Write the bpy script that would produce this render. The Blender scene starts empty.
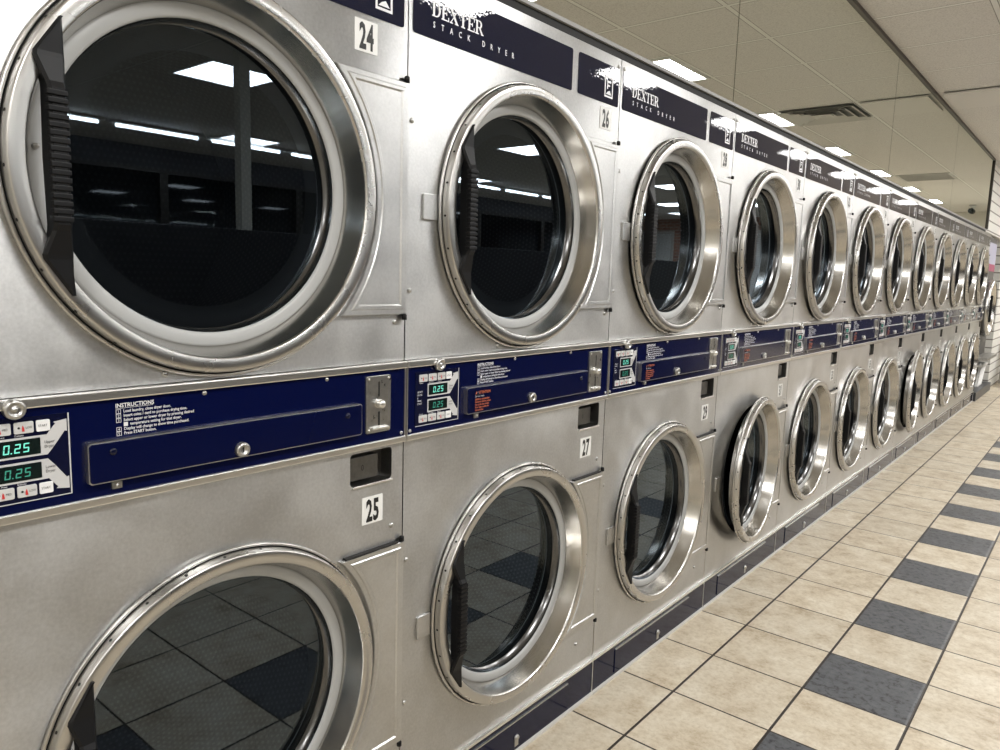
import bpy, bmesh, math, random
from mathutils import Vector, Matrix
random.seed(7)
PI = math.pi
S = bpy.context.scene
COL = S.collection

# ------------------------------------------------------------------ materials
MATS = {}
def newmat(name):
    m = bpy.data.materials.new(name); m.use_nodes = True
    nt = m.node_tree; nt.nodes.clear()
    MATS[name] = m
    return m, nt
def N(nt, typ, **kw):
    n = nt.nodes.new(typ)
    for k, v in kw.items():
        if k in n.inputs: n.inputs[k].default_value = v
        else: setattr(n, k, v)
    return n
def out(nt, sock):
    o = nt.nodes.new('ShaderNodeOutputMaterial'); nt.links.new(sock, o.inputs['Surface'])
def pbsdf(nt, col=(.5, .5, .5), rough=.5, metal=0., **kw):
    b = nt.nodes.new('ShaderNodeBsdfPrincipled')
    b.inputs['Base Color'].default_value = (*col, 1)
    b.inputs['Roughness'].default_value = rough
    b.inputs['Metallic'].default_value = metal
    for k, v in kw.items(): b.inputs[k].default_value = v
    return b
def simple(name, col, rough=.5, metal=0., **kw):
    m, nt = newmat(name); b = pbsdf(nt, col, rough, metal, **kw); out(nt, b.outputs[0]); return m
def ramp(nt, fac, stops):
    r = nt.nodes.new('ShaderNodeValToRGB'); nt.links.new(fac, r.inputs[0])
    e = r.color_ramp.elements
    while len(e) < len(stops): e.new(.5)
    for i, (p, c) in enumerate(stops):
        e[i].position = p; e[i].color = (*c, 1) if len(c) == 3 else c
    return r
def math_(nt, op, a, b=None, c=None):
    n = nt.nodes.new('ShaderNodeMath'); n.operation = op
    for i, v in enumerate((a, b, c)):
        if v is None: continue
        if isinstance(v, (int, float)): n.inputs[i].default_value = v
        else: nt.links.new(v, n.inputs[i])
    return n.outputs[0]
def mixcol(nt, fac, a, b):
    n = nt.nodes.new('ShaderNodeMix'); n.data_type = 'RGBA'
    for s, v in ((0, fac), (6, a), (7, b)):
        if isinstance(v, (int, float)): n.inputs[s].default_value = v
        elif isinstance(v, tuple): n.inputs[s].default_value = (*v, 1)
        else: nt.links.new(v, n.inputs[s])
    return n.outputs[2]

def steel(name, col, rough, aniso, mottle=.07, scale=7, bump=0.02):
    m, nt = newmat(name); L = nt.links
    b = pbsdf(nt, col, rough, 1.0)
    b.inputs['Anisotropic'].default_value = aniso
    if aniso:
        t = N(nt, 'ShaderNodeTangent', direction_type='UV_MAP', uv_map='UVMap')
        L.new(t.outputs[0], b.inputs['Tangent'])
    tc = N(nt, 'ShaderNodeTexCoord')
    mp = N(nt, 'ShaderNodeMapping'); L.new(tc.outputs['Object'], mp.inputs[0])
    oi = N(nt, 'ShaderNodeObjectInfo')
    L.new(oi.outputs['Random'], mp.inputs['Location'])
    n1 = N(nt, 'ShaderNodeTexNoise', Scale=scale, Detail=5., Roughness=.65); L.new(mp.outputs[0], n1.inputs[0])
    n1b = N(nt, 'ShaderNodeTexNoise', Scale=170., Detail=2., Roughness=.6); L.new(tc.outputs['Object'], n1b.inputs[0])
    fac = math_(nt, 'ADD', n1.outputs[0], math_(nt, 'MULTIPLY_ADD', n1b.outputs[0], .5, -.25))
    lo = tuple(c * (1 - mottle * 1.6) for c in col); hi = tuple(min(1, c * (1 + mottle)) for c in col)
    r = ramp(nt, fac, [(.32, lo), (.68, hi)]); L.new(r.outputs[0], b.inputs['Base Color'])
    rr = ramp(nt, n1.outputs[0], [(.3, (rough * .85,) * 3), (.7, (rough * 1.18,) * 3)]); L.new(rr.outputs[0], b.inputs['Roughness'])
    if bump:
        mp2 = N(nt, 'ShaderNodeMapping'); mp2.inputs['Scale'].default_value = (1, 1, 12)
        L.new(tc.outputs['Object'], mp2.inputs[0])
        n2 = N(nt, 'ShaderNodeTexNoise', Scale=55., Detail=3.); L.new(mp2.outputs[0], n2.inputs[0])
        bp = N(nt, 'ShaderNodeBump', Strength=bump, Distance=.01); L.new(n2.outputs[0], bp.inputs['Height'])
        L.new(bp.outputs[0], b.inputs['Normal'])
    out(nt, b.outputs[0]); return m

steel('brushed_steel', (.53, .53, .525), .33, .92, .09, 6)
steel('hinge_cover_steel', (.54, .54, .535), .33, .7)
steel('polished_steel', (.52, .51, .49), .28, 0, .0, 3, 0)
steel('spun_steel', (.50, .485, .455), .2, 0, .03, 9, 0)
steel('sleeve_steel', (.13, .13, .13), .2, 0, .05, 14, 0)
steel('cup_steel', (.16, .157, .15), .4, 0, .08, 60, 0)
steel('fitting_steel', (.50, .495, .48), .3, 0, .08, 60, 0)
simple('trim_metal', (.78, .77, .74), .28, 1.0)
simple('channel_grey', (.30, .30, .29), .55)
simple('white_trim', (.62, .61, .58), .4)
simple('gasket_grey', (.42, .425, .42), .38)
simple('black_plastic', (.0035, .0037, .0045), .48, 0., **{'IOR': 1.33})
simple('black_rubber', (.006, .006, .006), .6)
simple('dark_gap', (.01, .01, .01), .7)
simple('print_white', (.75, .75, .76), .35)
simple('sticker_white', (.78, .78, .76), .4)
simple('print_black', (.008, .008, .008), .45)
simple('print_orange', (.42, .10, .04), .4)
simple('print_red', (.55, .03, .03), .4)
simple('panel_grey_print', (.55, .55, .55), .35)
simple('button_white', (.82, .82, .82), .35)
simple('button_grey', (.58, .58, .57), .35)
simple('display_black', (.006, .012, .011), .12)
simple('plastic_white', (.72, .72, .70), .45)
simple('cream_paint', (.66, .64, .57), .5)
simple('washer_enamel', (.20, .20, .20), .35)
simple('washer_dark', (.03, .03, .035), .3)
simple('dark_laundry', (.01, .011, .013), .85)
simple('frame_bronze', (.05, .045, .04), .4, .6)
simple('lavender_print', (.45, .45, .58), .4)
simple('magenta_print', (.36, .05, .13), .4)
simple('dark_machine', (.035, .036, .04), .35)
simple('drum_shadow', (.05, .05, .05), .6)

def blue(name, col, rough, bump=0., scale=60., ior=1.42, det=4.):
    m, nt = newmat(name); L = nt.links
    b = pbsdf(nt, col, rough); b.inputs['IOR'].default_value = ior
    if bump:
        tc = N(nt, 'ShaderNodeTexCoord')
        n2 = N(nt, 'ShaderNodeTexNoise', Scale=scale, Detail=det, Roughness=.7); L.new(tc.outputs['Object'], n2.inputs[0])
        bp = N(nt, 'ShaderNodeBump', Strength=bump, Distance=.01); L.new(n2.outputs[0], bp.inputs['Height'])
        L.new(bp.outputs[0], b.inputs['Normal'])
    out(nt, b.outputs[0])
blue('blue_enamel', (.0016, .0036, .034), .08, .006, 18)
blue('blue_plate', (.0018, .0036, .030), .12, .006, 18)
blue('blue_keypad', (.002, .0035, .022), .22)
blue('blue_decal', (.006, .008, .026), .0, .009, 150, 1.5, .8)
blue('blue_kick', (.004, .006, .026), .10, .008, 20, 1.3)

def emit(name, col, s):
    m, nt = newmat(name); e = N(nt, 'ShaderNodeEmission', Color=(*col, 1), Strength=s); out(nt, e.outputs[0])
emit('lamp_diffuser', (1, .99, .975), 12.0)
emit('tube_light', (.93, .98, 1), 14.0)
emit('led_bright', (.25, .95, .72), .40)
emit('led_green', (.12, .60, .42), .20)

def glass_mat(name, tint):
    m, nt = newmat(name); L = nt.links
    geo = N(nt, 'ShaderNodeNewGeometry')
    ior = math_(nt, 'MULTIPLY_ADD', geo.outputs['Backfacing'], 1 / 1.78 - 1.78, 1.78)
    fr = N(nt, 'ShaderNodeFresnel'); L.new(ior, fr.inputs['IOR'])
    tr = N(nt, 'ShaderNodeBsdfTransparent', Color=(*tint, 1))
    gl = N(nt, 'ShaderNodeBsdfGlossy', Color=(.72, .86, 1, 1), Roughness=.008)
    mx = N(nt, 'ShaderNodeMixShader'); L.new(fr.outputs[0], mx.inputs[0]); L.new(tr.outputs[0], mx.inputs[1]); L.new(gl.outputs[0], mx.inputs[2])
    out(nt, mx.outputs[0])
glass_mat('tinted_glass', (.30, .33, .35))

m, nt = newmat('mirror_glass'); g = N(nt, 'ShaderNodeBsdfGlossy', Color=(.84, .86, .80, 1), Roughness=.0); out(nt, g.outputs[0])

# perforated drum
m, nt = newmat('perforated_drum'); L = nt.links
tc = N(nt, 'ShaderNodeTexCoord'); sp = N(nt, 'ShaderNodeSeparateXYZ'); L.new(tc.outputs['UV'], sp.inputs[0])
P = .013
vrow = math_(nt, 'DIVIDE', sp.outputs[1], P)
odd = math_(nt, 'MULTIPLY', math_(nt, 'FLOORED_MODULO', math_(nt, 'FLOOR', vrow), 2.), .5)
uu = math_(nt, 'ADD', math_(nt, 'DIVIDE', sp.outputs[0], P), odd)
du = math_(nt, 'SUBTRACT', math_(nt, 'FRACT', uu), .5); dv = math_(nt, 'SUBTRACT', math_(nt, 'FRACT', vrow), .5)
d2 = math_(nt, 'SQRT', math_(nt, 'ADD', math_(nt, 'MULTIPLY', du, du), math_(nt, 'MULTIPLY', dv, dv)))
dot = math_(nt, 'LESS_THAN', d2, .25)
c = mixcol(nt, dot, (.022, .022, .022), (.07, .068, .064))
b = pbsdf(nt, rough=.45, metal=.3); L.new(c, b.inputs['Base Color']); out(nt, b.outputs[0])

# floor tiles
T, TX0, TY0 = .2993, .1849, 1.7291
m, nt = newmat('tile_floor'); L = nt.links
tc = N(nt, 'ShaderNodeTexCoord'); sp = N(nt, 'ShaderNodeSeparateXYZ'); L.new(tc.outputs['Object'], sp.inputs[0])
u = math_(nt, 'DIVIDE', math_(nt, 'SUBTRACT', sp.outputs[0], TX0), T); v = math_(nt, 'DIVIDE', math_(nt, 'SUBTRACT', sp.outputs[1], TY0), T)
fu, fv = math_(nt, 'FLOOR', u), math_(nt, 'FLOOR', v)
def edge(t):
    f = math_(nt, 'FRACT', t); return math_(nt, 'MINIMUM', f, math_(nt, 'SUBTRACT', 1., f))
eu, ev = edge(u), edge(v)
gd = math_(nt, 'MINIMUM', math_(nt, 'MULTIPLY', eu, .8), ev)
gr = math_(nt, 'LESS_THAN', gd, .0105)
isu = math_(nt, 'COMPARE', math_(nt, 'FLOORED_MODULO', fu, 9.), 1., .1)
isv = math_(nt, 'LESS_THAN', math_(nt, 'FLOORED_MODULO', fv, 2.), .5)
dark = math_(nt, 'MULTIPLY', isu, isv)
cmb = N(nt, 'ShaderNodeCombineXYZ'); L.new(fu, cmb.inputs[0]); L.new(fv, cmb.inputs[1])
wn = N(nt, 'ShaderNodeTexWhiteNoise'); L.new(cmb.outputs[0], wn.inputs[0])
va = N(nt, 'ShaderNodeVectorMath', operation='MULTIPLY_ADD'); L.new(wn.outputs['Color'], va.inputs[0]); va.inputs[1].default_value = (9, 9, 9); L.new(tc.outputs['Object'], va.inputs[2])
na = N(nt, 'ShaderNodeTexNoise', Scale=9., Detail=8., Roughness=.72); L.new(va.outputs[0], na.inputs[0])
nb = N(nt, 'ShaderNodeTexNoise', Scale=70., Detail=4., Roughness=.7); L.new(va.outputs[0], nb.inputs[0])
cr = ramp(nt, na.outputs[0], [(.30, (.37, .29, .195)), (.46, (.565, .49, .375)), (.68, (.69, .635, .525))])
cf = ramp(nt, nb.outputs[0], [(.3, (.76, .72, .66)), (.55, (1, 1, 1))])
mm = nt.nodes.new('ShaderNodeMix'); mm.data_type = 'RGBA'; mm.blend_type = 'MULTIPLY'; mm.inputs[0].default_value = .8
L.new(cr.outputs[0], mm.inputs[6]); L.new(cf.outputs[0], mm.inputs[7])
vt = math_(nt, 'MULTIPLY_ADD', wn.outputs['Value'], .14, .92)
hv = N(nt, 'ShaderNodeHueSaturation'); L.new(vt, hv.inputs['Value']); L.new(mm.outputs[2], hv.inputs['Color'])
nd = N(nt, 'ShaderNodeTexNoise', Scale=45., Detail=6., Roughness=.7, Distortion=.4); L.new(va.outputs[0], nd.inputs[0])
cd = ramp(nt, nd.outputs[0], [(.36, (.018, .019, .022)), (.47, (.080, .084, .092)), (.75, (.125, .13, .14))])
c1 = mixcol(nt, dark, hv.outputs[0], cd.outputs[0])
c2 = mixcol(nt, gr, c1, (.022, .015, .010))
b = pbsdf(nt, rough=.42); L.new(c2, b.inputs['Base Color'])
rg = ramp(nt, na.outputs[0], [(.3, (.5,) * 3), (.7, (.33,) * 3)]); L.new(rg.outputs[0], b.inputs['Roughness'])
hgt = math_(nt, 'ADD', math_(nt, 'MULTIPLY', math_(nt, 'MINIMUM', gd, .03), 40.), math_(nt, 'MULTIPLY', nd.outputs[0], math_(nt, 'MULTIPLY_ADD', dark, .9, .12)))
bp = N(nt, 'ShaderNodeBump', Strength=.25, Distance=.004); L.new(hgt, bp.inputs['Height']); L.new(bp.outputs[0], b.inputs['Normal'])
out(nt, b.outputs[0])

# ceiling tiles, grid lines at x = GX0 + k*G, y = GY0 + k*G
G, GX0, GY0 = .5986, .523, 4.283
m, nt = newmat('ceiling_tiles'); L = nt.links
tc = N(nt, 'ShaderNodeTexCoord'); sp = N(nt, 'ShaderNodeSeparateXYZ'); L.new(tc.outputs['Object'], sp.inputs[0])
u = math_(nt, 'DIVIDE', math_(nt, 'SUBTRACT', sp.outputs[0], GX0), G); v = math_(nt, 'DIVIDE', math_(nt, 'SUBTRACT', sp.outputs[1], GY0), G)
eu, ev = edge(u), edge(v)
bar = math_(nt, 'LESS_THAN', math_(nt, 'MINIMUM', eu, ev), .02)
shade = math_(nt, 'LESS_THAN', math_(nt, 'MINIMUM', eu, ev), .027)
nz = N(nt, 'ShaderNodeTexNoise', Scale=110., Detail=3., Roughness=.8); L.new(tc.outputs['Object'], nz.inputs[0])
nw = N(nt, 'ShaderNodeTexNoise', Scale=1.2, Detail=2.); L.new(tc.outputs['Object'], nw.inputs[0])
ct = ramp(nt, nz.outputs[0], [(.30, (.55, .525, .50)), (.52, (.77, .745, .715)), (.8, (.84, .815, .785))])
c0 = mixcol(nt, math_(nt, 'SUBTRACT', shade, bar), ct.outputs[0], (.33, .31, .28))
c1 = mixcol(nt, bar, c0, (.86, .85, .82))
b = pbsdf(nt, rough=.85); L.new(c1, b.inputs['Base Color'])
bp = N(nt, 'ShaderNodeBump', Strength=.3, Distance=.003); L.new(nz.outputs[0], bp.inputs['Height']); L.new(bp.outputs[0], b.inputs['Normal'])
out(nt, b.outputs[0])

# painted horizontal siding
m, nt = newmat('white_siding'); L = nt.links
tc = N(nt, 'ShaderNodeTexCoord'); sp = N(nt, 'ShaderNodeSeparateXYZ'); L.new(tc.outputs['Object'], sp.inputs[0])
f = math_(nt, 'FRACT', math_(nt, 'DIVIDE', sp.outputs[2], .105))
c = mixcol(nt, math_(nt, 'LESS_THAN', f, .14), (.72, .71, .67), (.22, .20, .18))
b = pbsdf(nt, rough=.55); L.new(c, b.inputs['Base Color'])
bp = N(nt, 'ShaderNodeBump', Strength=.6, Distance=.012); L.new(f, bp.inputs['Height']); L.new(bp.outputs[0], b.inputs['Normal'])
out(nt, b.outputs[0])
# brick
m, nt = newmat('brick_wall'); L = nt.links
tc = N(nt, 'ShaderNodeTexCoord'); mp = N(nt, 'ShaderNodeMapping'); mp.inputs['Rotation'].default_value = (PI / 2, 0, 0); L.new(tc.outputs['Object'], mp.inputs[0])
bk = N(nt, 'ShaderNodeTexBrick', Scale=1.); bk.inputs['Color1'].default_value = (.30, .14, .10, 1); bk.inputs['Color2'].default_value = (.40, .21, .15, 1)
bk.inputs['Mortar'].default_value = (.42, .39, .35, 1); bk.inputs['Brick Width'].default_value = .2; bk.inputs['Row Height'].default_value = .07; bk.inputs['Mortar Size'].default_value = .008
L.new(mp.outputs[0], bk.inputs[0]); b = pbsdf(nt, rough=.8); L.new(bk.outputs[0], b.inputs['Base Color']); out(nt, b.outputs[0])
simple('ceiling_board', (.76, .735, .705), .85)
simple('added_dark_band', (.05, .05, .06), .5)  # dark wall bands, added to keep reflections in the panels dark
simple('wall_paint', (.62, .60, .54), .7)
simple('night_glass', (.006, .008, .012), .03)
simple('blind_slats', (.82, .82, .80), .6)
simple('vent_metal', (.62, .61, .58), .5)
simple('vent_dark', (.22, .22, .21), .7)

# ------------------------------------------------------------------ mesh helper
class MB:
    def __init__(s): s.bm = bmesh.new(); s.mats = []; s.uvl = s.bm.loops.layers.uv.new('UVMap')
    def mi(s, mat):
        if mat not in s.mats: s.mats.append(mat)
        return s.mats.index(mat)
    def face(s, pts, mat, smooth=False, uv=None):
        vs = [s.bm.verts.new(p) for p in pts]
        f = s.bm.faces.new(vs); f.material_index = s.mi(mat); f.smooth = smooth
        return f
    def box(s, x0, x1, y0, y1, z0, z1, mat, bev=0.):
        x0, x1 = sorted((x0, x1)); y0, y1 = sorted((y0, y1)); z0, z1 = sorted((z0, z1))
        v = [s.bm.verts.new(p) for p in ((x0,y0,z0),(x1,y0,z0),(x1,y1,z0),(x0,y1,z0),(x0,y0,z1),(x1,y0,z1),(x1,y1,z1),(x0,y1,z1))]
        fs = [s.bm.faces.new([v[i] for i in q]) for q in ((3,2,1,0),(4,5,6,7),(0,1,5,4),(1,2,6,5),(2,3,7,6),(3,0,4,7))]
        k = s.mi(mat)
        for f in fs: f.material_index = k
        if bev:
            s.bm.normal_update()
            es = list({e for f in fs for e in f.edges})
            r = bmesh.ops.bevel(s.bm, geom=es, offset=bev, segments=2, profile=.6, affect='EDGES')
            for f in r['faces']: f.material_index = k
        return v
    def prism(s, poly, x0, x1, mat, bev=0., back=False):
        """poly: CCW list of (y,z) seen from +x, extruded from x0 to x1"""
        k = s.mi(mat)
        a = [s.bm.verts.new((x1, y, z)) for y, z in poly]; b = [s.bm.verts.new((x0, y, z)) for y, z in poly]
        f = s.bm.faces.new(a); f.material_index = k; n = len(poly); fs = [f]
        for i in range(n):
            q = s.bm.faces.new((a[i], b[i], b[(i + 1) % n], a[(i + 1) % n])); q.material_index = k; fs.append(q)
        if back:
            q = s.bm.faces.new(list(reversed(b))); q.material_index = k; fs.append(q)
        if bev:
            s.bm.normal_update()
            r = bmesh.ops.bevel(s.bm, geom=list(f.edges), offset=bev, segments=2, profile=.6, affect='EDGES')
            for g in r['faces']: g.material_index = k; g.smooth = True
        return f
    def flat(s, poly, x, mat):
        return s.face([(x, y, z) for y, z in poly], mat)
    def rect(s, y0, y1, z0, z1, x, mat):
        return s.flat([(y0, z0), (y1, z0), (y1, z1), (y0, z1)], x, mat)
    def lathe(s, prof, c, mats, n=64, axis='x', close=False):
        """prof: list of (r, h); axis through c; mats: one or per segment"""
        rings = []
        for r, h in prof:
            ring = []
            for i in range(n):
                a = 2 * PI * i / n
                if axis == 'x': p = (c[0] + h, c[1] + r * math.cos(a), c[2] + r * math.sin(a))
                elif axis == 'z': p = (c[0] + r * math.cos(a), c[1] + r * math.sin(a), c[2] + h)
                else: p = (c[0] + r * math.sin(a), c[1] + h, c[2] + r * math.cos(a))
                ring.append(p)
            rings.append([s.bm.verts.new(p) for p in ring] if r > 1e-6 else [s.bm.verts.new(ring[0])])
        for j in range(len(prof) - 1):
            A, B = rings[j], rings[j + 1]; mt = mats if isinstance(mats, str) else mats[j]; k = s.mi(mt)
            for i in range(n):
                i2 = (i + 1) % n
                if len(A) == 1 and len(B) == 1: continue
                if len(A) == 1: vs = (A[0], B[i2], B[i])
                elif len(B) == 1: vs = (A[i], A[i2], B[0])
                else: vs = (A[i], A[i2], B[i2], B[i])
                f = s.bm.faces.new(vs); f.material_index = k; f.smooth = True
    def tube(s, pts, r, mat, n=8):
        pts = [Vector(p) for p in pts]; rings = []; k = s.mi(mat)
        for i, p in enumerate(pts):
            d = (pts[min(i + 1, len(pts) - 1)] - pts[max(i - 1, 0)]).normalized()
            up = Vector((0, 0, 1)) if abs(d.z) < .9 else Vector((1, 0, 0))
            a = d.cross(up).normalized(); b = d.cross(a)
            rings.append([s.bm.verts.new(p + r * (math.cos(2 * PI * j / n) * a + math.sin(2 * PI * j / n) * b)) for j in range(n)])
        for A, B in zip(rings, rings[1:]):
            for j in range(n):
                f = s.bm.faces.new((A[j], A[(j + 1) % n], B[(j + 1) % n], B[j])); f.material_index = k; f.smooth = True
        for R_ in (rings[0], rings[-1]):
            f = s.bm.faces.new(R_); f.material_index = k
    def dome(s, c, r, h, mat, n=16):
        s.lathe([(r, 0), (r * .97, h * .35), (r * .75, h * .8), (r * .4, h * .97), (0, h)], c, mat, n)
    def text(s, body, y, z, size, x, mat, sx=1., align='LEFT', spacing=1., bold=0.):
        cu = bpy.data.curves.new('lettering', 'FONT'); cu.body = body; cu.size = size; cu.resolution_u = 2
        cu.align_x = align; cu.space_character = spacing; cu.offset = bold; cu.fill_mode = 'FRONT'
        o = bpy.data.objects.new('lettering', cu); COL.objects.link(o)
        dg = bpy.context.evaluated_depsgraph_get(); dg.update()
        me = bpy.data.meshes.new_from_object(o.evaluated_get(dg))
        k = s.mi(mat); vs = [s.bm.verts.new((x, y + q.co.x * sx, z + q.co.y)) for q in me.vertices]
        for p in me.polygons:
            try:
                f = s.bm.faces.new([vs[i] for i in p.vertices]); f.material_index = k
                if f.normal.x < 0: f.normal_flip()
                f.normal_update()
                if f.normal.x < 0: f.normal_flip()
            except ValueError: pass
        bpy.data.objects.remove(o); bpy.data.curves.remove(cu); bpy.data.meshes.remove(me)
    def build(s, name, parent=None, loc=(0, 0, 0), fix=False, uvfun=None):
        if fix: bmesh.ops.recalc_face_normals(s.bm, faces=s.bm.faces)
        uf = uvfun or (lambda co: (co.z, co.y))
        if uvfun is not False:
            for f in s.bm.faces:
                for l in f.loops:
                    l[s.uvl].uv = uf(l.vert.co)
        me = bpy.data.meshes.new(name); s.bm.to_mesh(me); s.bm.free()
        for mt in s.mats: me.materials.append(MATS[mt])
        o = bpy.data.objects.new(name, me); COL.objects.link(o); o.location = loc
        if parent: o.parent = parent
        return o
def tag(o, label, cat, group=None):
    o['label'] = label; o['category'] = cat
    if group: o['group'] = group
    return o
def thing(name, label, cat, loc=(0, 0, 0), group=None, rz=0):
    o = bpy.data.objects.new(name, None); COL.objects.link(o); o.location = loc; o.rotation_euler = (0, 0, rz)
    o.empty_display_size = .1
    return tag(o, label, cat, group)
def struct(o):
    o['kind'] = 'structure'; return o

# ------------------------------------------------------------------ room
HC = 2.625
Y0R, Y1R, XR = -3.2, 15.7, 7.6
W = .8; YS = .243; NC = 12; YE = YS + NC * W     # dryer row: YS .. YE
f = MB(); f.face([(-1.0, Y0R, 0), (XR, Y0R, 0), (XR, Y1R, 0), (-1.0, Y1R, 0)], 'tile_floor'); struct(f.build('floor'))
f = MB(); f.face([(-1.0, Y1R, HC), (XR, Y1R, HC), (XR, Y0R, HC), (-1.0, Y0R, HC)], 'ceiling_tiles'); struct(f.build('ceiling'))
# dryer-side wall: bulkhead over the dryers, plain before, siding after
YM = 9.41
f = MB(); f.box(-.12, -.012, YS, YM, 1.905, HC, 'wall_paint'); struct(f.build('wall_left'))
f = MB(); f.box(-.12, 0, Y0R, YS - .006, 0, HC, 'wall_paint'); struct(f.build('wall_left_near'))
f = MB(); f.box(-.12, -.004, YM, YE + 1.35, 1.875, HC, 'white_siding'); f.box(-.12, -.004, YE + 1.35, Y1R, 0, HC, 'white_siding'); struct(f.build('wall_left_far'))
f = MB(); f.box(-1.05, -.95, Y0R, Y1R, 0, HC, 'wall_paint'); struct(f.build('wall_behind_dryers'))
f = MB()
f.box(-1.0, 2.4, Y1R, Y1R + .1, 1.05, HC, 'wall_paint'); f.box(-1.0, 2.4, Y1R, Y1R + .1, 0, 1.05, 'added_dark_band'); f.box(2.4, XR, Y1R, Y1R + .1, 1.05, HC, 'brick_wall'); f.box(2.4, XR, Y1R, Y1R + .1, 0, 1.05, 'added_dark_band'); struct(f.build('wall_back'))
f = MB(); f.box(-1.0, XR, Y0R - .1, Y0R, 0, HC, 'wall_paint'); struct(f.build('wall_front'))
f = MB(); f.box(XR, XR + .1, Y0R, Y1R, 0, .85, 'added_dark_band'); f.box(XR, XR + .1, Y0R, Y1R, 2.38, HC, 'added_dark_band'); struct(f.build('wall_right'))
k = 1
for i in range(10):                       # shop windows, dark outside
    y = Y0R + i * 1.89
    f = MB()
    f.face([(XR + .03, y + 1.89, .85), (XR + .03, y, .85), (XR + .03, y, 2.38), (XR + .03, y + 1.89, 2.38)], 'night_glass')
    for yy in (y, y + 1.84): f.box(XR - .03, XR + .05, yy, yy + .05, .85, 2.38, 'frame_bronze')
    f.box(XR - .03, XR + .05, y + .05, y + 1.84, .85, .9, 'frame_bronze'); f.box(XR - .03, XR + .05, y + .05, y + 1.84, 2.33, 2.38, 'frame_bronze')
    struct(f.build('window_%d' % k)); k += 1
for x0, x1 in ((3.5, 5.6), (6.55, 7.35)):   # windows with blinds in the back wall
    f = MB()
    for j in range(30):
        z = .95 + j * .045
        f.face([(x0, Y1R - .03, z), (x1, Y1R - .03, z), (x1, Y1R - .012, z + .04), (x0, Y1R - .012, z + .04)], 'blind_slats')
    f.box(x0 - .06, x1 + .06, Y1R - .04, Y1R - .003, .88, .95, 'vent_metal'); f.box(x0 - .06, x1 + .06, Y1R - .04, Y1R - .003, 2.3, 2.36, 'vent_metal')
    for xx in (x0 - .06, x1): f.box(xx, xx + .06, Y1R - .04, Y1R - .003, .95, 2.3, 'vent_metal')
    struct(f.build('window_%d' % k)); k += 1
# trims: dark cove at mirror top, end post of the mirrors
f = MB(); f.box(-.012, .010, YS, YM + .02, HC - .022, HC - .002, 'frame_bronze'); struct(f.build('trim_1'))
f = MB(); f.box(-.012, .012, YM - .012, YM + .022, 1.90, HC - .022, 'frame_bronze'); struct(f.build('trim_2'))
f = MB(); f.box(-.11, -.006, YS, YM, 1.868, 1.889, 'dark_gap'); f.box(-.02, .002, YS, YM, 1.889, 1.899, 'channel_grey'); struct(f.build('trim_3'))
f = MB(); f.box(-.006, .012, YM + .02, Y1R, HC - .04, HC - .002, 'white_trim'); struct(f.build('trim_4'))

# mirror panels
mY = [YS, 2.612, 4.945, 7.118, YM - .012]
nm = ['mirror panel above the nearest stack dryers, first from the camera', 'second mirror panel from the camera, showing the slatted square air vent',
      'third mirror panel from the camera, above the dryers', 'farthest mirror panel, ending at the white slatted wall']
for i in range(4):
    f = MB(); f.box(-.010, -.001, mY[i] + .0025, mY[i + 1] - .0025, 1.90, HC - .022, 'mirror_glass')
    tag(f.build('wall_mirror'), nm[i], 'mirror', 'mirror panels above the dryers')

# ceiling lights : troffers in the tile grid
def troffer(ix, iy, label, group, oy=0.):
    x0 = GX0 + ix * G; y0 = GY0 + iy * G + oy
    t = thing('ceiling_light', label, 'ceiling light', (x0 + G / 2, y0 + G / 2, HC), group)
    h = G / 2
    f = MB()
    for a in ((-h + .006, h - .006, -h + .006, -h + .03), (-h + .006, h - .006, h - .03, h - .006), (-h + .006, -h + .03, -h + .03, h - .03), (h - .03, h - .006, -h + .03, h - .03)):
        f.box(a[0], a[1], a[2], a[3], -.012, -.001, 'plastic_white')
    f.build('frame', t)
    f = MB(); f.face([(-h + .03, h - .03, -.008), (h - .03, h - .03, -.008), (h - .03, -h + .03, -.008), (-h + .03, -h + .03, -.008)], 'lamp_diffuser'); f.build('diffuser', t)
words = {0: 'first', 3: 'second', 6: 'third', 9: 'fourth', 12: 'fifth', 15: 'sixth'}
for iy in (-12, -9, -6, -3, 0, 3, 6, 9, 12, 15):
    if iy >= -3: lab = {-3: 'square ceiling light at the top edge, leftmost of those seen in the mirror', 0: 'largest square ceiling light seen in the mirror, above the third stack dryer',
                        3: 'square ceiling light seen in the mirror, just below the near air vent', 6: 'square ceiling light seen in the mirror, next beyond the near air vent',
                        9: 'fifth square ceiling light from the left in the mirror', 12: 'sixth square ceiling light from the left in the mirror', 15: 'farthest square ceiling light, tiny in the mirror'}[iy]
    else: lab = 'square ceiling light over the dryer aisle behind the camera'
    troffer(1, iy, lab, 'lights over the dryer aisle')
for ix, iy in ((5, -3), (5, 3), (5, 9), (5, -9), (5, 14), (8, 16), (7, 13), (3, 14)):  # ones toward the back wall are added lamps that brighten it
    troffer(ix, iy, {-3: 'square ceiling light reflected in the glass of the upper door 24', 3: 'square ceiling light reflected in the glass of the upper door 26'}.get(iy, 'unseen square ceiling light over the far aisle'), 'lights over the far aisle', .2)
for iy in (-6, 0, 6, 12): troffer(9, iy, 'square ceiling light by the window side', 'lights by the windows')
for i in range(16):
    y = -1.235 + i * .985
    t = thing('strip_light', 'thin fluorescent strip light by the windows, seen only in door glass', 'strip light', (6.3, y, HC), 'strip lights by the windows')
    f = MB(); f.box(-.04, .04, -.46, .46, -.03, -.001, 'plastic_white'); f.build('housing', t)
    f = MB(); f.tube([(0, -.41, -.046), (0, .41, -.046)], .016, 'tube_light', 10); f.build('tube', t)

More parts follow.
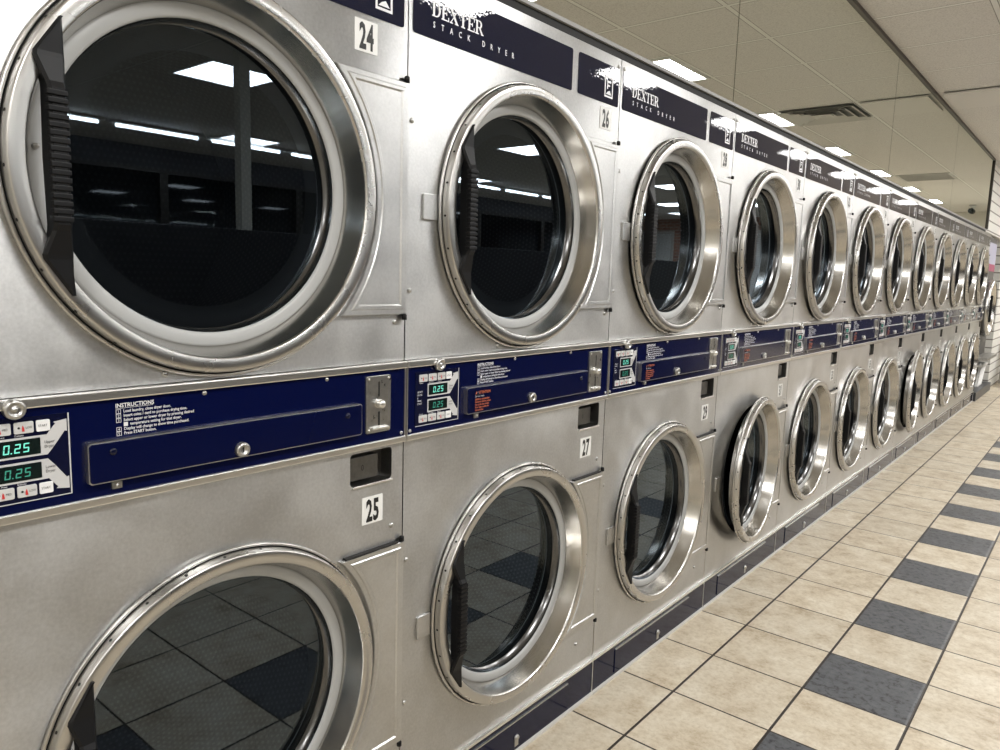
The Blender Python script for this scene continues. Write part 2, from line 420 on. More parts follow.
# vents
def vent_square():
    t = thing('air_vent', 'square slatted ceiling air vent seen in the mirror, nearest the camera', 'air vent', (GX0 + G * .5 - .0, GY0 + G * 3.5, HC), 'ceiling air vents')
    f = MB(); f.box(-.275, .275, -.275, .275, -.004, -.001, 'vent_dark'); f.build('backing', t)
    for j, a in enumerate((.28, .215, .15, .085)):
        f = MB(); z0, z1 = -.005, -.026
        for sx, sy in ((1, 0), (-1, 0), (0, 1), (0, -1)):
            w = .040
            if sx: pts = [(sx * a, -a, z1), (sx * a, a, z1), (sx * (a - w), a - w, z0), (sx * (a - w), -(a - w), z0)]
            else: pts = [(-a, sy * a, z1), (a, sy * a, z1), (a - w, sy * (a - w), z0), (-(a - w), sy * (a - w), z0)]
            f.face(pts, 'vent_metal')
        f.build('louvre', t)
    f = MB(); f.box(-.05, .05, -.05, .05, -.02, -.006, 'vent_metal'); f.build('centre_plate', t)
vent_square()
t = thing('air_vent', 'flat grey ceiling return vent seen in the mirror, farther from the camera', 'air vent', (GX0 + G * .5, GY0 + G * 10.5, HC), 'ceiling air vents')
f = MB(); f.box(-.285, .285, -.285, .285, -.004, -.001, 'vent_dark'); f.build('backing', t)
f = MB()
for a in ((-.29, .29, -.29, -.265), (-.29, .29, .265, .29), (-.29, -.265, -.265, .265), (.265, .29, -.265, .265)): f.box(*a, -.014, -.001, 'vent_metal')
f.build('frame', t)
f = MB()
for j in range(20): f.box(-.264, .264, -.255 + j * .0265, -.25 + j * .0265, -.012, -.004, 'vent_metal')
f.build('grille', t)
# sagging tile
f = MB(); f.box(-.225, .225, -.285, .285, -.012, 0, 'ceiling_board')
o = f.build('ceiling_tile', None, (GX0 / 2 + .010, GY0 + 3.5 * G, HC - .005)); o.rotation_euler = (math.radians(.7), 0, 0)
tag(o, 'loose ceiling tile sagging at the mirror edge near the square air vent', 'ceiling tile')
# security camera
t = thing('security_camera', 'small dark security camera under the ceiling, tiny in the far mirror', 'camera', (.82, 14.45, HC))
f = MB(); f.lathe([(0, 0), (.05, 0), (.05, -.03), (.03, -.06), (0, -.06)], (0, 0, 0), 'plastic_white', 20, 'z'); f.build('mount', t)
f = MB(); f.lathe([(0, -.16), (.035, -.16), (.045, -.13), (.04, .06), (.03, .09), (0, .09)], (0, 0, -.10), 'black_plastic', 20, 'y'); f.build('body', t)
f = MB(); f.lathe([(.04, -.005), (.03, -.012), (0, -.014)], (0, -.155, -.10), 'display_black', 20, 'y'); f.build('lens', t)

# ------------------------------------------------------------------ stack dryer
DY, ZU, ZL = .398, 1.406, .490       # door axis inside a dryer, upper and lower door heights
RH = .276                             # opening in the panel
def filled(loops, x, mat):
    """flat panel in the plane x with holes: first loop is the outline"""
    b = MB(); k = b.mi(mat); es = []
    for lp in loops:
        vs = [b.bm.verts.new((x, y, z)) for y, z in lp]
        for i in range(len(vs)): es.append(b.bm.edges.new((vs[i], vs[(i + 1) % len(vs)])))
    bmesh.ops.triangle_fill(b.bm, use_beauty=True, edges=es)
    for f in b.bm.faces:
        f.material_index = k; f.normal_update()
        if f.normal.x < 0: f.normal_flip()
    return b
def circ(y, z, r, n=96): return [(y + r * math.cos(2 * PI * i / n), z + r * math.sin(2 * PI * i / n)) for i in range(n)]
def rrect(y0, y1, z0, z1, r=.006, n=4):
    o = []
    for cy, cz, a0 in ((y1 - r, z0 + r, -PI / 2), (y1 - r, z1 - r, 0), (y0 + r, z1 - r, PI / 2), (y0 + r, z0 + r, PI)):
        for i in range(n + 1): a = a0 + PI / 2 * i / n; o.append((cy + r * math.cos(a), cz + r * math.sin(a)))
    return o

# slab-serif word DEXTER from strokes, unit height 1
def word_serif(b, y, z, h, x, mat, slant=0.):
    def R(x0, x1, z0, z1): return [(x0, z0), (x1, z0), (x1, z1), (x0, z1)]
    def arc(cx, cz, rx0, rz0, rx1, rz1, a0, a1, n=8):
        P = []
        for i in range(n):
            t0 = a0 + (a1 - a0) * i / n; t1 = a0 + (a1 - a0) * (i + 1) / n
            P.append([(cx + rx1 * math.cos(t0), cz + rz1 * math.sin(t0)), (cx + rx0 * math.cos(t0), cz + rz0 * math.sin(t0)), (cx + rx0 * math.cos(t1), cz + rz0 * math.sin(t1)), (cx + rx1 * math.cos(t1), cz + rz1 * math.sin(t1))])
        return P
    s, w = .085, .19
    Dl = [R(0, .42, 0, s), R(0, .42, 1 - s, 1), R(.1, .1 + w, s, 1 - s)] + arc(.42, .5, .45, .5, .45 - w, .5 - s, -PI / 2, PI / 2)
    El = [R(0, .78, 0, s), R(0, .78, 1 - s, 1), R(.1, .1 + w, s, 1 - s), R(.29, .55, .46, .46 + s), R(.70, .78, s, .30), R(.70, .78, .70, 1 - s), R(.50, .57, .36, .64)]
    Xl = [[(.08, 1 - s), (.62, s), (.62 + w + .04, s), (.08 + w + .04, 1 - s)], [(.72, 1 - s), (.08, s), (.17, s), (.81, 1 - s)], R(0, .34, 0, s), R(.54, .92, 0, s), R(0, .38, 1 - s, 1), R(.58, .90, 1 - s, 1)]
    Tl = [R(0, .86, 1 - s, 1), R(.335, .335 + w, s, 1 - s), R(.2, .66, 0, s), R(0, .075, .68, 1 - s), R(.785, .86, .68, 1 - s)]
    Rl = [R(0, .42, 0, s), R(0, .46, 1 - s, 1), R(.1, .1 + w, s, 1 - s), R(.29, .46, .44, .44 + s)] + arc(.46, .72, .30, .28, .30 - w * .9, .28 - s, -PI / 2, PI / 2) + [[(.42, .46), (.66, s), (.88, s), (.60, .46)], R(.66, .95, 0, s)]
    cx = 0
    for polys, adv, sc in ((Dl, .93, 1.0), (El, .84, 1.0), (Xl, .96, 1.0), (Tl, .90, 1.0), (El, .84, 1.0), (Rl, .95, 1.0)):
        for p in polys: b.flat([(y + (cx + a + slant * c) * h, z + c * h) for a, c in p], x, mat)
        cx += adv * 1.02
    return cx * h

SEG = {'0': 'abcdef', '1': 'bc', '2': 'abged', '5': 'afgcd'}
def seven(b, txt, y, z, w, h, x, mat):
    t = h * .13; cy = y
    for ch in txt:
        if ch == '.':
            b.rect(cy - w * .2, cy - w * .2 + t, z, z + t, x, mat); cy += w * .35; continue
        sk = .12
        def q(y0, y1, z0, z1): b.flat([(cy + y0 + sk * z0, z + z0), (cy + y1 + sk * z0, z + z0), (cy + y1 + sk * z1, z + z1), (cy + y0 + sk * z1, z + z1)], x, mat)
        g = t * .25
        for sgm in SEG[ch]:
            if sgm == 'a': q(g, w - g, h - t, h)
            if sgm == 'd': q(g, w - g, 0, t)
            if sgm == 'g': q(g, w - g, h / 2 - t / 2, h / 2 + t / 2)
            if sgm == 'f': q(0, t, h / 2 + g, h - g)
            if sgm == 'e': q(0, t, g, h / 2 - g)
            if sgm == 'b': q(w - t, w, h / 2 + g, h - g)
            if sgm == 'c': q(w - t, w, g, h / 2 - g)
        cy += w * 1.45

def make_door(root, zc, upper):
    """door mesh (bezel) with origin on the hinge side; sub-parts glass, gasket, sleeve, handle, drum stays behind"""
    HY = .722                                       # hinge line
    c = (0, DY - HY, 0)
    loc = (0, HY - .4, zc)
    b = MB(); n = 96
    prof = [(.300, .0012), (.3080, .0012), (.3105, .0030), (.3115, .0060), (.3110, .0085), (.3092, .0100), (.3070, .0100), (.3062, .0090), (.3055, .0060), (.3046, .0060), (.3042, .0095), (.3020, .0235),
            (.3008, .0256), (.2990, .0264), (.2915, .0266), (.2815, .0265), (.2798, .0258), (.2782, .0200), (.2712, .0), (.2635, -.0235)]
    b.lathe(prof, c, ['black_rubber'] + ['polished_steel'] * 6 + ['dark_gap'] * 3 + ['polished_steel'] * 7 + ['spun_steel'] * 2, n)
    for i in range(28):                              # small holes round the flank of the rim
        a = 2 * PI * i / 28 + .05; pts = []
        for j in range(8):
            t = 2 * PI * j / 8; q = .0030 * math.sin(t); r = .3030 + .0006 - q * .16; xx = .0170 + .0001 + q * .95; aa = a + .0026 / .304 * math.cos(t)
            pts.append((c[0] + xx, c[1] + r * math.cos(aa), c[2] + r * math.sin(aa)))
        b.face(list(reversed(pts)), 'dark_gap')
    d = b.build('door', root, loc)
    g = MB(); g.lathe([(.264, -.024), (.2625, -.0225), (.260, -.0215), (.246, -.0220), (.2425, -.024), (.2415, -.0275)], c, 'gasket_grey', n)
    if True:
        g.dome((-.022, c[1] - .254, .018), .0045, .012, 'fitting_steel', 10)
    g.build('gasket', d)
    s = MB(); s.lathe([(.2417, -.0270), (.2360, -.0530), (.20, -.0535)], c, ['sleeve_steel', 'black_rubber'], n); s.build('inner_sleeve', d)
    p = MB(); p.lathe([(0, -.050), (.2365, -.050)], c, 'tinted_glass', n)
    for f in p.bm.faces: f.smooth = False
    gl = p.build('glass', d)
    # handle : chord grip on the left
    h = MB(); k = h.mi('black_plastic')
    sec = []
    def S_(z, yl, yr, xb, xf): sec.append((z, yl - HY, yr - HY, xb, xf))
    S_(.179, .1635, .167, .022, .031); S_(.131, .131, .167, .022, .032); S_(.125, .130, .167, .020, .033); S_(.094, .140, .1635, .018, .041); S_(.086, .1405, .1625, .018, .046)
    S_(.0, .139, .162, .018, .047)
    full = sec + [(-z, a, b_, x0, x1) for z, a, b_, x0, x1 in reversed(sec[:-1])]
    rings = []
    for z, a, b_, x0, x1 in full:
        m_ = .004
        rings.append([h.bm.verts.new(p) for p in ((x0, a, z), (x1 - m_, a, z), (x1, a + m_, z), (x1, b_ - m_ * .8, z), (x1 - m_, b_, z), (x0, b_, z))])
    for A, B in zip(rings, rings[1:]):
        for i in range(6):
            f = h.bm.faces.new((A[i], B[i], B[(i + 1) % 6], A[(i + 1) % 6])); f.material_index = k
    for R_ in (rings[0], rings[-1]):
        f = h.bm.faces.new(R_); f.material_index = k
    for i in range(17):                              # ribs of the grip
        z = -.079 + i * .0099
        h.box(.036, .0485, .1387 - HY, .1627 - HY, z - .0034, z + .0034, 'black_plastic', .0012)
    h.build('handle', d, fix=True)
    return d

def make_dryer():
    root = bpy.data.objects.new('stack_dryer', None); COL.objects.link(root); root.empty_display_size = .2
    O = (0, -.4, 0)
    y0, y1 = .0015, .7985
    # cabinet shell behind the front
    b = MB(); zt = 1.866
    for pts in ([(-.002, y0, 0), (-.9, y0, 0), (-.9, y0, zt), (-.002, y0, zt)], [(-.9, y1, 0), (-.002, y1, 0), (-.002, y1, zt), (-.9, y1, zt)],
                [(-.9, y0, 0), (-.9, y1, 0), (-.9, y1, zt), (-.9, y0, zt)], [(-.002, y0, zt), (-.9, y0, zt), (-.9, y1, zt), (-.002, y1, zt)]):
        b.face(pts, 'brushed_steel')
    b.build('cabinet', root, O)
    # front panels
    p = filled([[(y0, 1.092), (y1, 1.092), (y1, 1.866), (y0, 1.866)], circ(DY, ZU, RH)], 0, 'brushed_steel')
    for yy, zz in ((.014, 1.845), (.786, 1.845), (.012, 1.57), (.012, 1.235), (.772, 1.172), (.30, 1.106)): p.dome((0, yy, zz), .0055, .004, 'fitting_steel', 12)
    p.build('upper_panel', root, O)
    p = filled([[(y0, .119), (y1, .119), (y1, .922), (y0, .922)], circ(DY, ZL, RH), rrect(.660, .768, .850, .916, .008)], 0, 'brushed_steel')
    for yy, zz in ((.768, .748), (.012, .66), (.012, .33), (.70, .20)): p.dome((0, yy, zz), .0055, .004, 'fitting_steel', 12)
    p.build('lower_panel', root, O)
    # coin return cup
    b = MB(); oc = rrect(.660, .768, .850, .916, .008); n = len(oc)
    for i in range(n):
        a, c = oc[i], oc[(i + 1) % n]; b.face([(0, *a), (-.032, *a), (-.032, *c), (0, *c)], 'cup_steel')
    b.flat(oc, -.032, 'cup_steel')
    b.prism(rrect(.666, .742, .857, .905, .004), -.031, -.012, 'cup_steel', .002)
    b.prism(rrect(.664, .769, .8455, .850, .002), 0, .004, 'trim_metal', .001)
    cup = b.build('coin_return', root, O)
    b = MB()
    b.text('0', .697, .875, .018, -.0115, 'print_black', .8); b.build('stamp', cup)
    # header decals
    b = MB(); b.prism(rrect(.012, .562, 1.737, 1.838, .006), 0, .0016, 'blue_decal')
    hd = b.build('header_decal', root, O)
    b = MB(); word_serif(b, .062, 1.780, .0285, .0022, 'print_white'); b.text('STACK DRYER', .066, 1.7590, .0165, .0022, 'print_white', .78, spacing=3.75, bold=.0003); b.build('lettering', hd)
    b = MB(); b.prism(rrect(.590, .788, 1.737, 1.838, .006), 0, .0016, 'blue_decal'); sd = b.build('side_decal', root, O)
    b = MB(); x = .0022
    for a in ((.715, .757, 1.803, 1.808), (.715, .757, 1.753, 1.758), (.715, .720, 1.758, 1.803), (.752, .757, 1.758, 1.803)): b.rect(*a, x, 'print_white')
    for a in ((.727, .732, 1.775, 1.796), (.732, .745, 1.791, 1.796), (.732, .742, 1.782, 1.786)): b.rect(*a, x, 'print_white')
    b.flat([(.722, 1.761), (.750, 1.761), (.740, 1.772), (.730, 1.768)], x, 'print_white')
    b.build('emblem', sd)
    # hinge covers with curved edge and raised bead
    for zc, zlo, zhi, tag_ in ((ZU, 1.187, 1.636, 0), (ZL, .252, .708, 1)):
        R_ = .319; nn = 28
        def loop(o):
            lo, hi, Rr = zlo + o, zhi - o, R_ + o
            a0 = math.asin((lo - zc) / Rr); a1 = math.asin((hi - zc) / Rr)
            arc = [(DY + Rr * math.cos(a1 + (a0 - a1) * q / nn), zc + Rr * math.sin(a1 + (a0 - a1) * q / nn)) for q in range(nn + 1)]
            return arc + [(.7965 - o, lo), (.7965 - o, hi)]
        b = MB(); k = b.mi('hinge_cover_steel'); L0 = None
        for o, xx in ((0, 0), (0, .008), (.0015, .0098), (.010, .0098), (.012, .0118), (.018, .0118), (.021, .0088)):
            L1 = [b.bm.verts.new((xx, y, z)) for y, z in loop(o)]
            if L0:
                for q in range(len(L1)):
                    f = b.bm.faces.new((L0[q], L0[(q + 1) % len(L1)], L1[(q + 1) % len(L1)], L1[q])); f.material_index = k
            L0 = L1
        f = b.bm.faces.new(L0); f.material_index = k
        a1 = math.asin((zhi - zc) / R_)
        hc_ = b.build('hinge_cover', root, O)
        if tag_:
            b = MB(); b.box(0, .0105, DY + R_ * math.cos(a1) + .012, .78, zhi, zhi + .0035, 'dark_gap'); b.build('top_gap', hc_)
        for zz in (zhi + .006, zlo - .006):
            b = MB(); b.lathe([(0, -.005), (.0055, -.005), (.0055, .004), (.004, .006), (0, .0065)], (.007, .792, zz), 'black_plastic', 12, 'z'); b.build('hinge_pin', root, O)
    # latch tabs
    for zc in (ZU, ZL):
        b = MB(); b.prism(rrect(.045, .085, zc - .026, zc + .027, .003), 0, .005, 'hinge_cover_steel', .0015); b.build('latch_tab', root, O)
    # control panel
    b = MB(); b.box(-.01, .006, .0045, .7955, .936, 1.077, 'blue_enamel')
    cp = b.build('control_panel', root, O)
    b = MB(); b.box(-.01, .012, y0, y1, 1.077, 1.091, 'trim_metal', .002); b.box(-.01, .010, y0, y1, .923, .936, 'trim_metal', .002); b.box(-.01, .008, .7955, y1, .936, 1.077, 'trim_metal'); b.box(-.01, .008, y0, .0045, .936, 1.077, 'trim_metal'); b.build('panel_trim', cp)
    b = MB(); X = .0068
    b.text('INSTRUCTIONS', .222, 1.0635, .0085, X, 'print_white', .95, bold=.0002); b.rect(.222, .277, 1.0618, 1.0623, X, 'print_white')
    for i, tx in enumerate(('Load laundry, close dryer door.', 'Insert coins / card to purchase drying time.', 'Select upper or lower dryer by pressing desired', '      temperature setting for that dryer.', 'Display will change to show time purchased.', 'Press START button.')):
        z = 1.0555 - i * .0066; b.text(tx, .233, z, .0062, X, 'print_white', .9, bold=.0001)
        if i != 3:
            for q in ((.2225, .2295, z - .0012, z - .0006), (.2225, .2295, z + .0046, z + .0052), (.2225, .2231, z - .0006, z + .0046), (.2289, .2295, z - .0006, z + .0046)): b.rect(*q, X, 'print_white')
            b.text(str(i + 1 - (i > 3)), .2246, z, .0055, X, 'print_white')
        else: b.rect(.233, .239, z - .001, z + .005, X, 'print_white')
    b.build('instructions', cp)
    for yy, zz in ((.012, .943), (.788, .943), (.36, 1.071), (.60, 1.071)):
        b = MB(); b.dome((.006, yy, zz), .004, .003, 'fitting_steel', 10); b.build('screw', cp)
    b = MB(); b.lathe([(.0135, 0), (.0135, .008), (.011, .011), (.008, .011), (.0075, .008), (.004, .008), (.0035, .010), (0, .010)], (.010, .091, 1.0785), 'fitting_steel', 20); b.build('key_lock', cp)
    # keypad
    b = MB(); b.prism(rrect(.026, .158, .950, 1.065, .004), .006, .0075, 'blue_keypad')
    for q in ((.157, .1588, .950, 1.065), (.026, .1588, .9492, .9506)): b.rect(*q, .0079, 'panel_grey_print')
    kp = b.build('keypad', root, O)
    X = .0082
    def mz(poly, lower):
        return [(y, 2 * 1.0076 - z) for y, z in reversed(poly)] if lower else poly
    for lower in (0, 1):
        b = MB()
        b.flat(mz([(.061, 1.0105), (.1245, 1.0105), (.1245, 1.0385), (.061, 1.0385)], lower), X, 'panel_grey_print')
        b.flat(mz([(.1245, 1.0105), (.130, 1.0105), (.1385, 1.021), (.1385, 1.0495), (.130, 1.0385), (.1245, 1.0385)], lower), X, 'panel_grey_print')
        b.flat(mz([(.1385, 1.021), (.1525, 1.0405), (.1555, 1.0395), (.1555, 1.057), (.1385, 1.0545), (.1410, 1.0520), (.1385, 1.0495)], lower), X, 'panel_grey_print')
        for i, tx in enumerate(('Upper' if not lower else 'Lower', 'Dryer')):
            b.text(tx, .1262, (1.0262 if not lower else .9915) - i * .0062, .0058, X + .0005, 'print_black', .85)
        b.build('arrow_print', kp)
        b = MB(); z0, z1 = (1.0135, 1.0355) if not lower else (.9797, 1.0017)
        b.prism(rrect(.064, .1215, z0, z1, .001), .0075, .0088, 'display_black')
        seven(b, '0.25', .0765, z0 + .0045, .0072, .0125, .0092, 'led_bright' if not lower else 'led_green'); b.build('display', kp)
        zb0, zb1 = (1.0435, 1.0592) if not lower else (.9565, .9722)
        for j, (a, c) in enumerate(((.036, .060), (.0635, .0875), (.091, .1145), (.1175, .1345))):
            b = MB(); pl = rrect(a, c, zb0, zb1, .002)
            b.prism(pl, .0075, .0092, 'button_white' if j == 3 else 'button_grey', .0006)
            zm = (zb0 + zb1) / 2
            if j < 3:
                b.flat(circ(a + .0055, zm + .0002, .0016, 10), .0096, 'print_black'); b.flat([(a + .009, zm - .005), (a + .0125, zm - .005), (a + .0115, zm + .001), (a + .0103, zm + .0035), (a + .0092, zm)], .0096, 'print_red')
                b.text(('HIGH', 'MED', 'LOW')[j], a + .0136, zm - .0014, .0042, .0096, 'print_black', .8)
            else: b.text('START', a + .0022, zm - .0014, .0045, .0096, 'print_black', .85)
            b.build('button', kp)
    b = MB()
    for i, tx in enumerate(('SELECT', 'DRYER', '&', 'PRESS', 'START')): b.text(tx, .031, 1.0205 - i * .0062, .0052, X, 'print_white', .9)
    for z in (1.0405, .9742):
        for j, tx in enumerate(('Normal', 'Perm. Press', 'Delicate')): b.text(tx, .037 + j * .0272, z - .0006, .0036, X, 'print_white', .9)
    b.build('keypad_lettering', kp)
    # coin drawer
    b = MB(); b.prism(rrect(.178, .676, .957, 1.018, .005), .006, .016, 'trim_metal', 0); b.prism(rrect(.1795, .6745, .9585, 1.0163, .005), .016, .0175, 'blue_plate', .0008)
    dr = b.build('coin_drawer', root, O)
    b = MB(); b.lathe([(.0125, 0), (.0125, .006), (.010, .009), (.0065, .009), (.006, .006), (0, .006)], (.0175, .417, .9715), 'fitting_steel', 20); b.box(.0235, .0242, .416, .418, .967, .976, 'dark_gap'); b.build('lock', dr)
    for yy, zz in ((.212, 1.002), (.640, .999)):
        b = MB(); b.dome((.0175, yy, zz), .0055, .003, 'blue_keypad', 12); b.build('screw', dr)
    b = MB(); b.box(.006, .010, .212, .226, .944, .954, 'fitting_steel'); b.dome((.010, .219, .949), .003, .002, 'fitting_steel', 8); b.build('drawer_catch', dr)
    # coin slot
    b = MB(); b.prism(rrect(.692, .755, .954, 1.068, .004), .006, .010, 'fitting_steel', .001)
    for yy in (.698, .749):
        for zz in (.960, 1.062): b.dome((.010, yy, zz), .003, .002, 'trim_metal', 8)
    b.rect(.7215, .7255, 1.026, 1.056, .0103, 'dark_gap'); b.rect(.721, .7265, .968, .996, .0103, 'dark_gap')
    cs = b.build('coin_slot', root, O)
    b = MB(); b.lathe([(.009, 0), (.0085, .010), (.006, .014), (0, .0145)], (.010, .7235, 1.012), 'trim_metal', 16); b.build('return_button', cs)
    b = MB(); b.box(.010, .018, .702, .744, .961, .9665, 'trim_metal', .002); b.build('coin_lip', cs)
    # kick panel
    b = MB(); b.box(-.02, .003, y0 + .002, y1 - .002, .009, .112, 'blue_kick'); kk = b.build('kick_panel', root, O)
    b = MB(); b.box(-.02, .008, y0, y1, .112, .119, 'trim_metal', .001); b.box(-.02, .010, y0, y1, .0, .009, 'white_trim', .001); b.box(-.02, .005, y1 - .003, y1, .012, .112, 'trim_metal'); b.build('kick_trim', kk)
    b = MB(); b.box(.003, .0055, .13, .66, .016, .0945, 'blue_kick'); b.box(.003, .0075, .13, .66, .0945, .0970, 'trim_metal'); b.build('access_plate', kk)
    b = MB(); b.dome((.0055, .42, .046), .009, .007, 'fitting_steel', 14); b.box(.0055, .007, .412, .428, .022, .040, 'fitting_steel'); b.build('latch_bolt', kk)
    # drums and doors
    for zc, up in ((ZU, True), (ZL, False)):
        b = MB(); n = 64; Rr = .300
        k = b.mi('perforated_drum')
        xs = (-.066, -.5); rings = [[b.bm.verts.new((x, DY + Rr * math.cos(2 * PI * i / n), zc + Rr * math.sin(2 * PI * i / n))) for i in range(n)] for x in xs]
        for i in range(n):
            f = b.bm.faces.new((rings[0][i], rings[0][(i + 1) % n], rings[1][(i + 1) % n], rings[1][i])); f.material_index = k; f.smooth = True
            for l, (uu, vv) in zip(f.loops, ((i, xs[0]), (i + 1, xs[0]), (i + 1, xs[1]), (i, xs[1]))): l[b.uvl].uv = (uu * 2 * PI * Rr / n, vv)
        f = b.bm.faces.new([v for v in rings[1]]); f.material_index = k
        for l in f.loops: l[b.uvl].uv = (l.vert.co.y, l.vert.co.z)
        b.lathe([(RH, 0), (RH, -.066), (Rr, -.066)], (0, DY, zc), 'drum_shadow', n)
        b.build('drum', root, O, uvfun=False)
        make_door(root, zc, up)
    return root

def copy_tree(o, parent=None):
    c = o.copy(); COL.objects.link(c)
    if parent: c.parent = parent
    for ch in list(o.children): copy_tree(ch, c)
    return c

proto = make_dryer()
ordw = ['nearest', 'second', 'third', 'fourth', 'fifth', 'sixth', 'seventh', 'eighth', 'ninth', 'tenth', 'eleventh', 'last']
dryers = [proto] + [copy_tree(proto) for _ in range(NC - 1)]
# how far each door stands off its frame (degrees): upper, lower
ajar = [(0, 0), (0, 0), (.25, 0), (.2, 4.4), (.5, .2), (.4, .2), (.3, .2), (.3, 4.0), (.3, .3), (.3, .3), (.3, .3), (.3, .3)]
for i, d in enumerate(dryers):
    d.location = (0, YS + W * i + .4, 0)
    n1, n2 = 24 + 2 * i, 25 + 2 * i
    if i == 0: lab = 'nearest stainless stack dryer at the left edge, numbered 24 over 25'
    elif i < 3: lab = '%s stainless stack dryer from the left, numbered %d over %d' % (ordw[i], n1, n2)
    elif i == 3: lab = 'fourth stainless stack dryer from the left, its lower round door standing ajar'
    elif i == 7: lab = 'eighth stainless stack dryer from the left, lower door ajar with a dark gap'
    elif i == 11: lab = 'last stainless stack dryer of the row, at the far right end'
    else: lab = '%s stainless stack dryer from the left along the row' % ordw[i]
    tag(d, lab, 'dryer', 'stack dryers in a row')
    doors = sorted([c for c in d.children if c.name.split('.')[0] == 'door'], key=lambda c: -c.location.z)
    for c, a in zip(doors, ajar[i]): c.rotation_euler = (0, 0, math.radians(a))
    # number stickers
    for txt, yy, zz in ((str(n1), .6945 if i == 0 else .728, 1.672), (str(n2), .7165 if i == 0 else .704, .768)):
        b = MB(); b.prism(rrect(yy - .027, yy + .027, zz - .002, zz + .054, .001), 0, .0012, 'sticker_white')
        b.text(txt, yy, zz + .0045, .062, .0018, 'print_black', .52, 'CENTER', 1.1, .0022); b.build('number_sticker', d, (0, -.4, 0))
    if 0 < i:                                     # orange caution print on the coin drawers
        dr = [c for c in d.children if c.name.split('.')[0] == 'coin_drawer'][0]
        b = MB(); X = .0190
        b.flat([(.203, 1.0015), (.211, 1.0015), (.207, 1.008)], X, 'print_orange'); b.text('ATTENTION', .213, 1.0018, .0085, X, 'print_orange', .9, bold=.0003)
        b.text('Do not leave', .203, .9945, .0062, X, 'panel_grey_print', .95)
        for j, tx in enumerate(('children unattended.', 'Remove clothes when', 'the cycle has ended.', 'Not responsible for', 'lost articles.')): b.text(tx, .203, .9875 - j * .0062, .0064, X, 'print_orange', .95, bold=.0002)
        b.build('caution_print', dr)

# ------------------------------------------------------------------ end of the row
t = thing('single_dryer', 'single round-door machine with lavender and magenta header, beyond the end of the stack dryers', 'dryer', (-.08, YE + .02 + .4, 0))
b = MB(); b.box(-.75, .05, -.4, .48, .50, 1.86, 'dark_machine', .004); b.build('body', t)
b = MB(); b.box(.05, .054, -.38, .46, 1.56, 1.80, 'lavender_print'); b.box(.05, .054, -.38, .46, 1.48, 1.56, 'magenta_print'); b.build('header_decal', t)
b = MB(); b.lathe([(.30, .0), (.325, .01), (.33, .05), (.32, .075), (.30, .08), (.285, .07), (.25, .012)], (.05, 0, 1.05), ['black_rubber'] + ['polished_steel'] * 3 + ['spun_steel'] * 2, 64); sd = b.build('door', t)
b = MB(); b.lathe([(.25, .012), (0, .012)], (.05, 0, 1.05), 'washer_dark', 64); b.build('glass', sd)
b = MB(); b.box(.115, .15, -.27, -.235, .90, 1.20, 'black_plastic', .006); b.box(.10, .125, -.275, -.215, 1.17, 1.22, 'black_plastic', .004); b.box(.10, .125, -.275, -.215, .88, .93, 'black_plastic', .004); b.build('handle', sd)
b = MB(); b.box(-.85, .10, YE + .02, YE + .90, .47, .4995, 'fitting_steel', .004); o = b.build('trim_8'); struct(o)
for q, y in enumerate((YE + .035, YE + .885)):
    b = MB(); b.box(-.85, -.10, y - .015, y + .015, .10, .47, 'dark_machine', .003); struct(b.build('trim_%d' % (9 + q)))
b = MB(); b.box(-.9, .03, YE + .01, YE + 1.34, 0, .10, 'dark_machine', .003); o = b.build('curb'); o.location = (0, 0, 0)
struct(o); o.name = 'baseboard_left'

def basket(x, y, z, label):
    t = thing('laundry_basket', label, 'basket', (x, y, z), 'white laundry baskets', 0)
    b = MB(); L_, Wd, Ht = .22, .15, .26
    def ring(s, z): return [(s * Wd, -s * L_, z), (s * Wd, s * L_, z), (-s * Wd, s * L_, z), (-s * Wd, -s * L_, z)]
    b.box(-.8 * Wd, .8 * Wd, -.8 * L_, .8 * L_, 0, .012, 'plastic_white')
    for sd in range(4):
        for j in range(8):
            lo, hi = ring(.82, .0), ring(1., Ht)
            a = (j + .5) / 8
            def P(q, a=a): u, v = q[sd], q[(sd + 1) % 4]; return tuple(u[i] + (v[i] - u[i]) * a for i in range(3))
            b.tube([P(lo), P(hi)], .009, 'plastic_white', 6)
        for zf, r in ((.03, .012), (.5, .009)):
            q = ring(.82 + .18 * zf, Ht * zf + .006); b.tube([q[sd], q[(sd + 1) % 4]], r, 'plastic_white', 6)
    b.build('body', t)
    b = MB()
    for sd in range(4):
        q = ring(1.03, Ht); b.tube([q[sd], q[(sd + 1) % 4]], .016, 'plastic_white', 8)
    b.build('rim', t)
basket(-.16, 10.62, .10, 'white slotted laundry basket under the steel shelf past the last dryer, the left one')
basket(.24, 11.75, 0, 'white slotted laundry basket at the right edge past the dryers, the right one')
t = thing('folding_table', 'cream topped table at the right edge beyond the dryers', 'table', (.32, 12.5, 0))
b = MB(); b.box(-.30, .45, -.45, .45, .60, .64, 'cream_paint', .004); b.build('table_top', t)
for x in (-.27, .42):
    for y in (-.42, .42):
        b = MB(); b.box(x - .02, x + .02, y - .02, y + .02, 0, .60, 'fitting_steel'); b.build('leg', t)
t = thing('tall_cabinet', 'tall cream cabinet at the right edge beyond the round-door machine', 'cabinet', (.32, 13.8, 0))
b = MB(); b.box(-.30, .45, -.45, .45, .06, 1.55, 'cream_paint', .006); b.build('body', t)
b = MB(); b.box(-.27, .42, -.42, .42, 0, .06, 'dark_machine'); b.build('plinth', t)

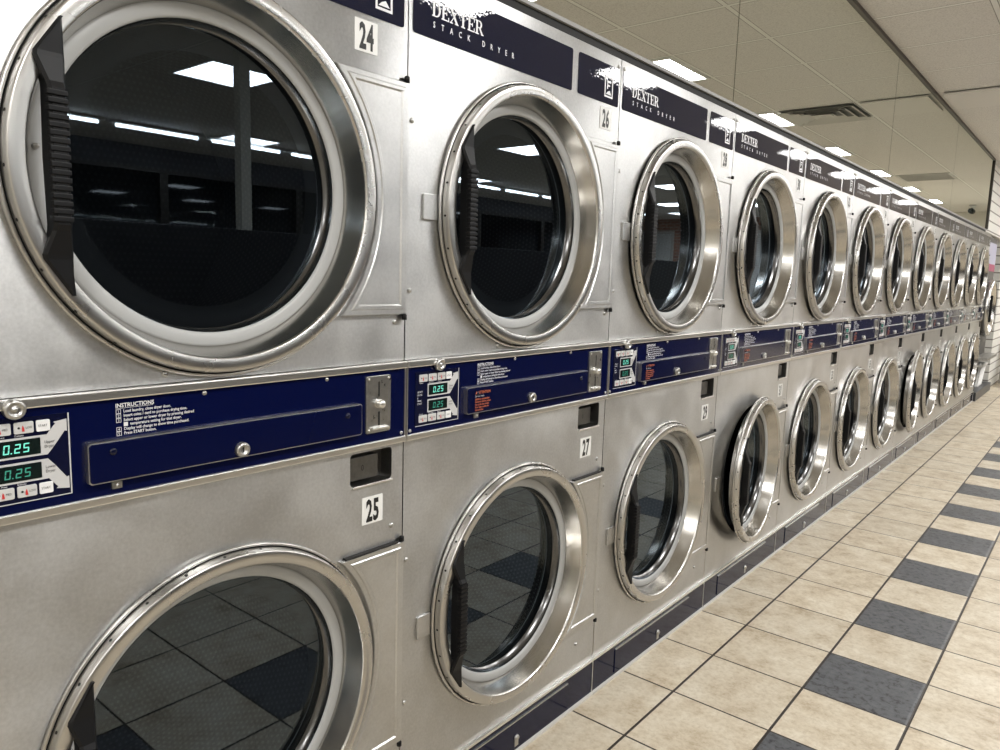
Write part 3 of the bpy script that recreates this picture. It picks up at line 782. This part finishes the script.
# ------------------------------------------------------------------ far aisle, seen only in reflections
def washer(y):
    t = thing('top_load_washer', 'grey top-loading washer in the middle island, seen only in door glass', 'washer', (3.5, y, 0), 'washers of the middle island')
    b = MB(); b.box(-.33, .33, -.34, .34, .02, .93, 'washer_enamel', .01); b.build('body', t)
    b = MB(); b.box(.20, .34, -.34, .34, .93, 1.10, 'washer_dark', .01); b.build('console', t)
    b = MB(); b.box(-.30, .17, -.28, .28, .93, .948, 'washer_dark', .006); b.build('lid', t)
for i in range(13): washer(.6 + i * .72)
b = MB(); b.lathe([(0, 0), (.20, .0), (.27, .08), (.28, .25), (.22, .42), (.10, .52), (.05, .56), (0, .565)], (0, 0, 0), 'dark_laundry', 24, 'z')
for v in b.bm.verts: v.co.x *= 1 + .08 * math.sin(5 * v.co.z * 6 + v.co.y * 9); v.co.y *= 1 + .07 * math.sin(v.co.z * 25 + v.co.x * 12)
o = b.build('laundry_bag', None, (2.72, 7.3, 0)); tag(o, 'unidentified tall dark shape, modelled as a laundry bag, in the glass of upper door 28', 'laundry bag')  # stands in for an unidentified dark shape reflected in the glass
for x, y in ((3.05, 2.62), (3.05, 6.2)):
    b = MB(); b.box(-.035, .035, -.035, .035, 1.50, HC, 'wall_paint')
    o = b.build('column', None, (x, y, 0)); struct(o); o.name = 'trim_%d' % (5 if y < 4 else 6)

b = MB(); b.box(2.99, 3.11, .2, 9.6, 0, 1.50, 'washer_dark', .004); struct(b.build('trim_7'))
# ------------------------------------------------------------------ light and camera
w = bpy.data.worlds.new('World'); S.world = w; w.use_nodes = True
w.node_tree.nodes['Background'].inputs[0].default_value = (.02, .025, .04, 1); w.node_tree.nodes['Background'].inputs[1].default_value = .5

F, CX, CZ, YAW, PIT, ROL = 739.2, 1.1094, 1.2727, .6860, -.1352, .0298
fwd = Vector((-math.sin(YAW) * math.cos(PIT), math.cos(YAW) * math.cos(PIT), math.sin(PIT)))
right = Vector((math.cos(YAW), math.sin(YAW), 0)); up = right.cross(fwd)
r2 = right * math.cos(ROL) + up * math.sin(ROL); u2 = -right * math.sin(ROL) + up * math.cos(ROL)
cam = bpy.data.cameras.new('camera'); co = bpy.data.objects.new('camera', cam); COL.objects.link(co)
M = Matrix((r2, u2, -fwd)).transposed().to_4x4(); M.translation = Vector((CX, 0, CZ)); co.matrix_world = M
cam.sensor_fit = 'HORIZONTAL'; cam.sensor_width = 36; cam.lens = F * 36 / 1000; cam.clip_start = .02; cam.clip_end = 100
S.camera = co
S.view_settings.view_transform = 'Standard'; S.view_settings.look = 'None'; S.view_settings.gamma = 1; S.view_settings.exposure = 1.42
S.view_settings.use_curve_mapping = False
S.cycles.use_denoising = True
S.cycles.max_bounces = 10; S.cycles.glossy_bounces = 6; S.cycles.transparent_max_bounces = 12
S.cycles.sample_clamp_indirect = 6; S.cycles.caustics_reflective = True
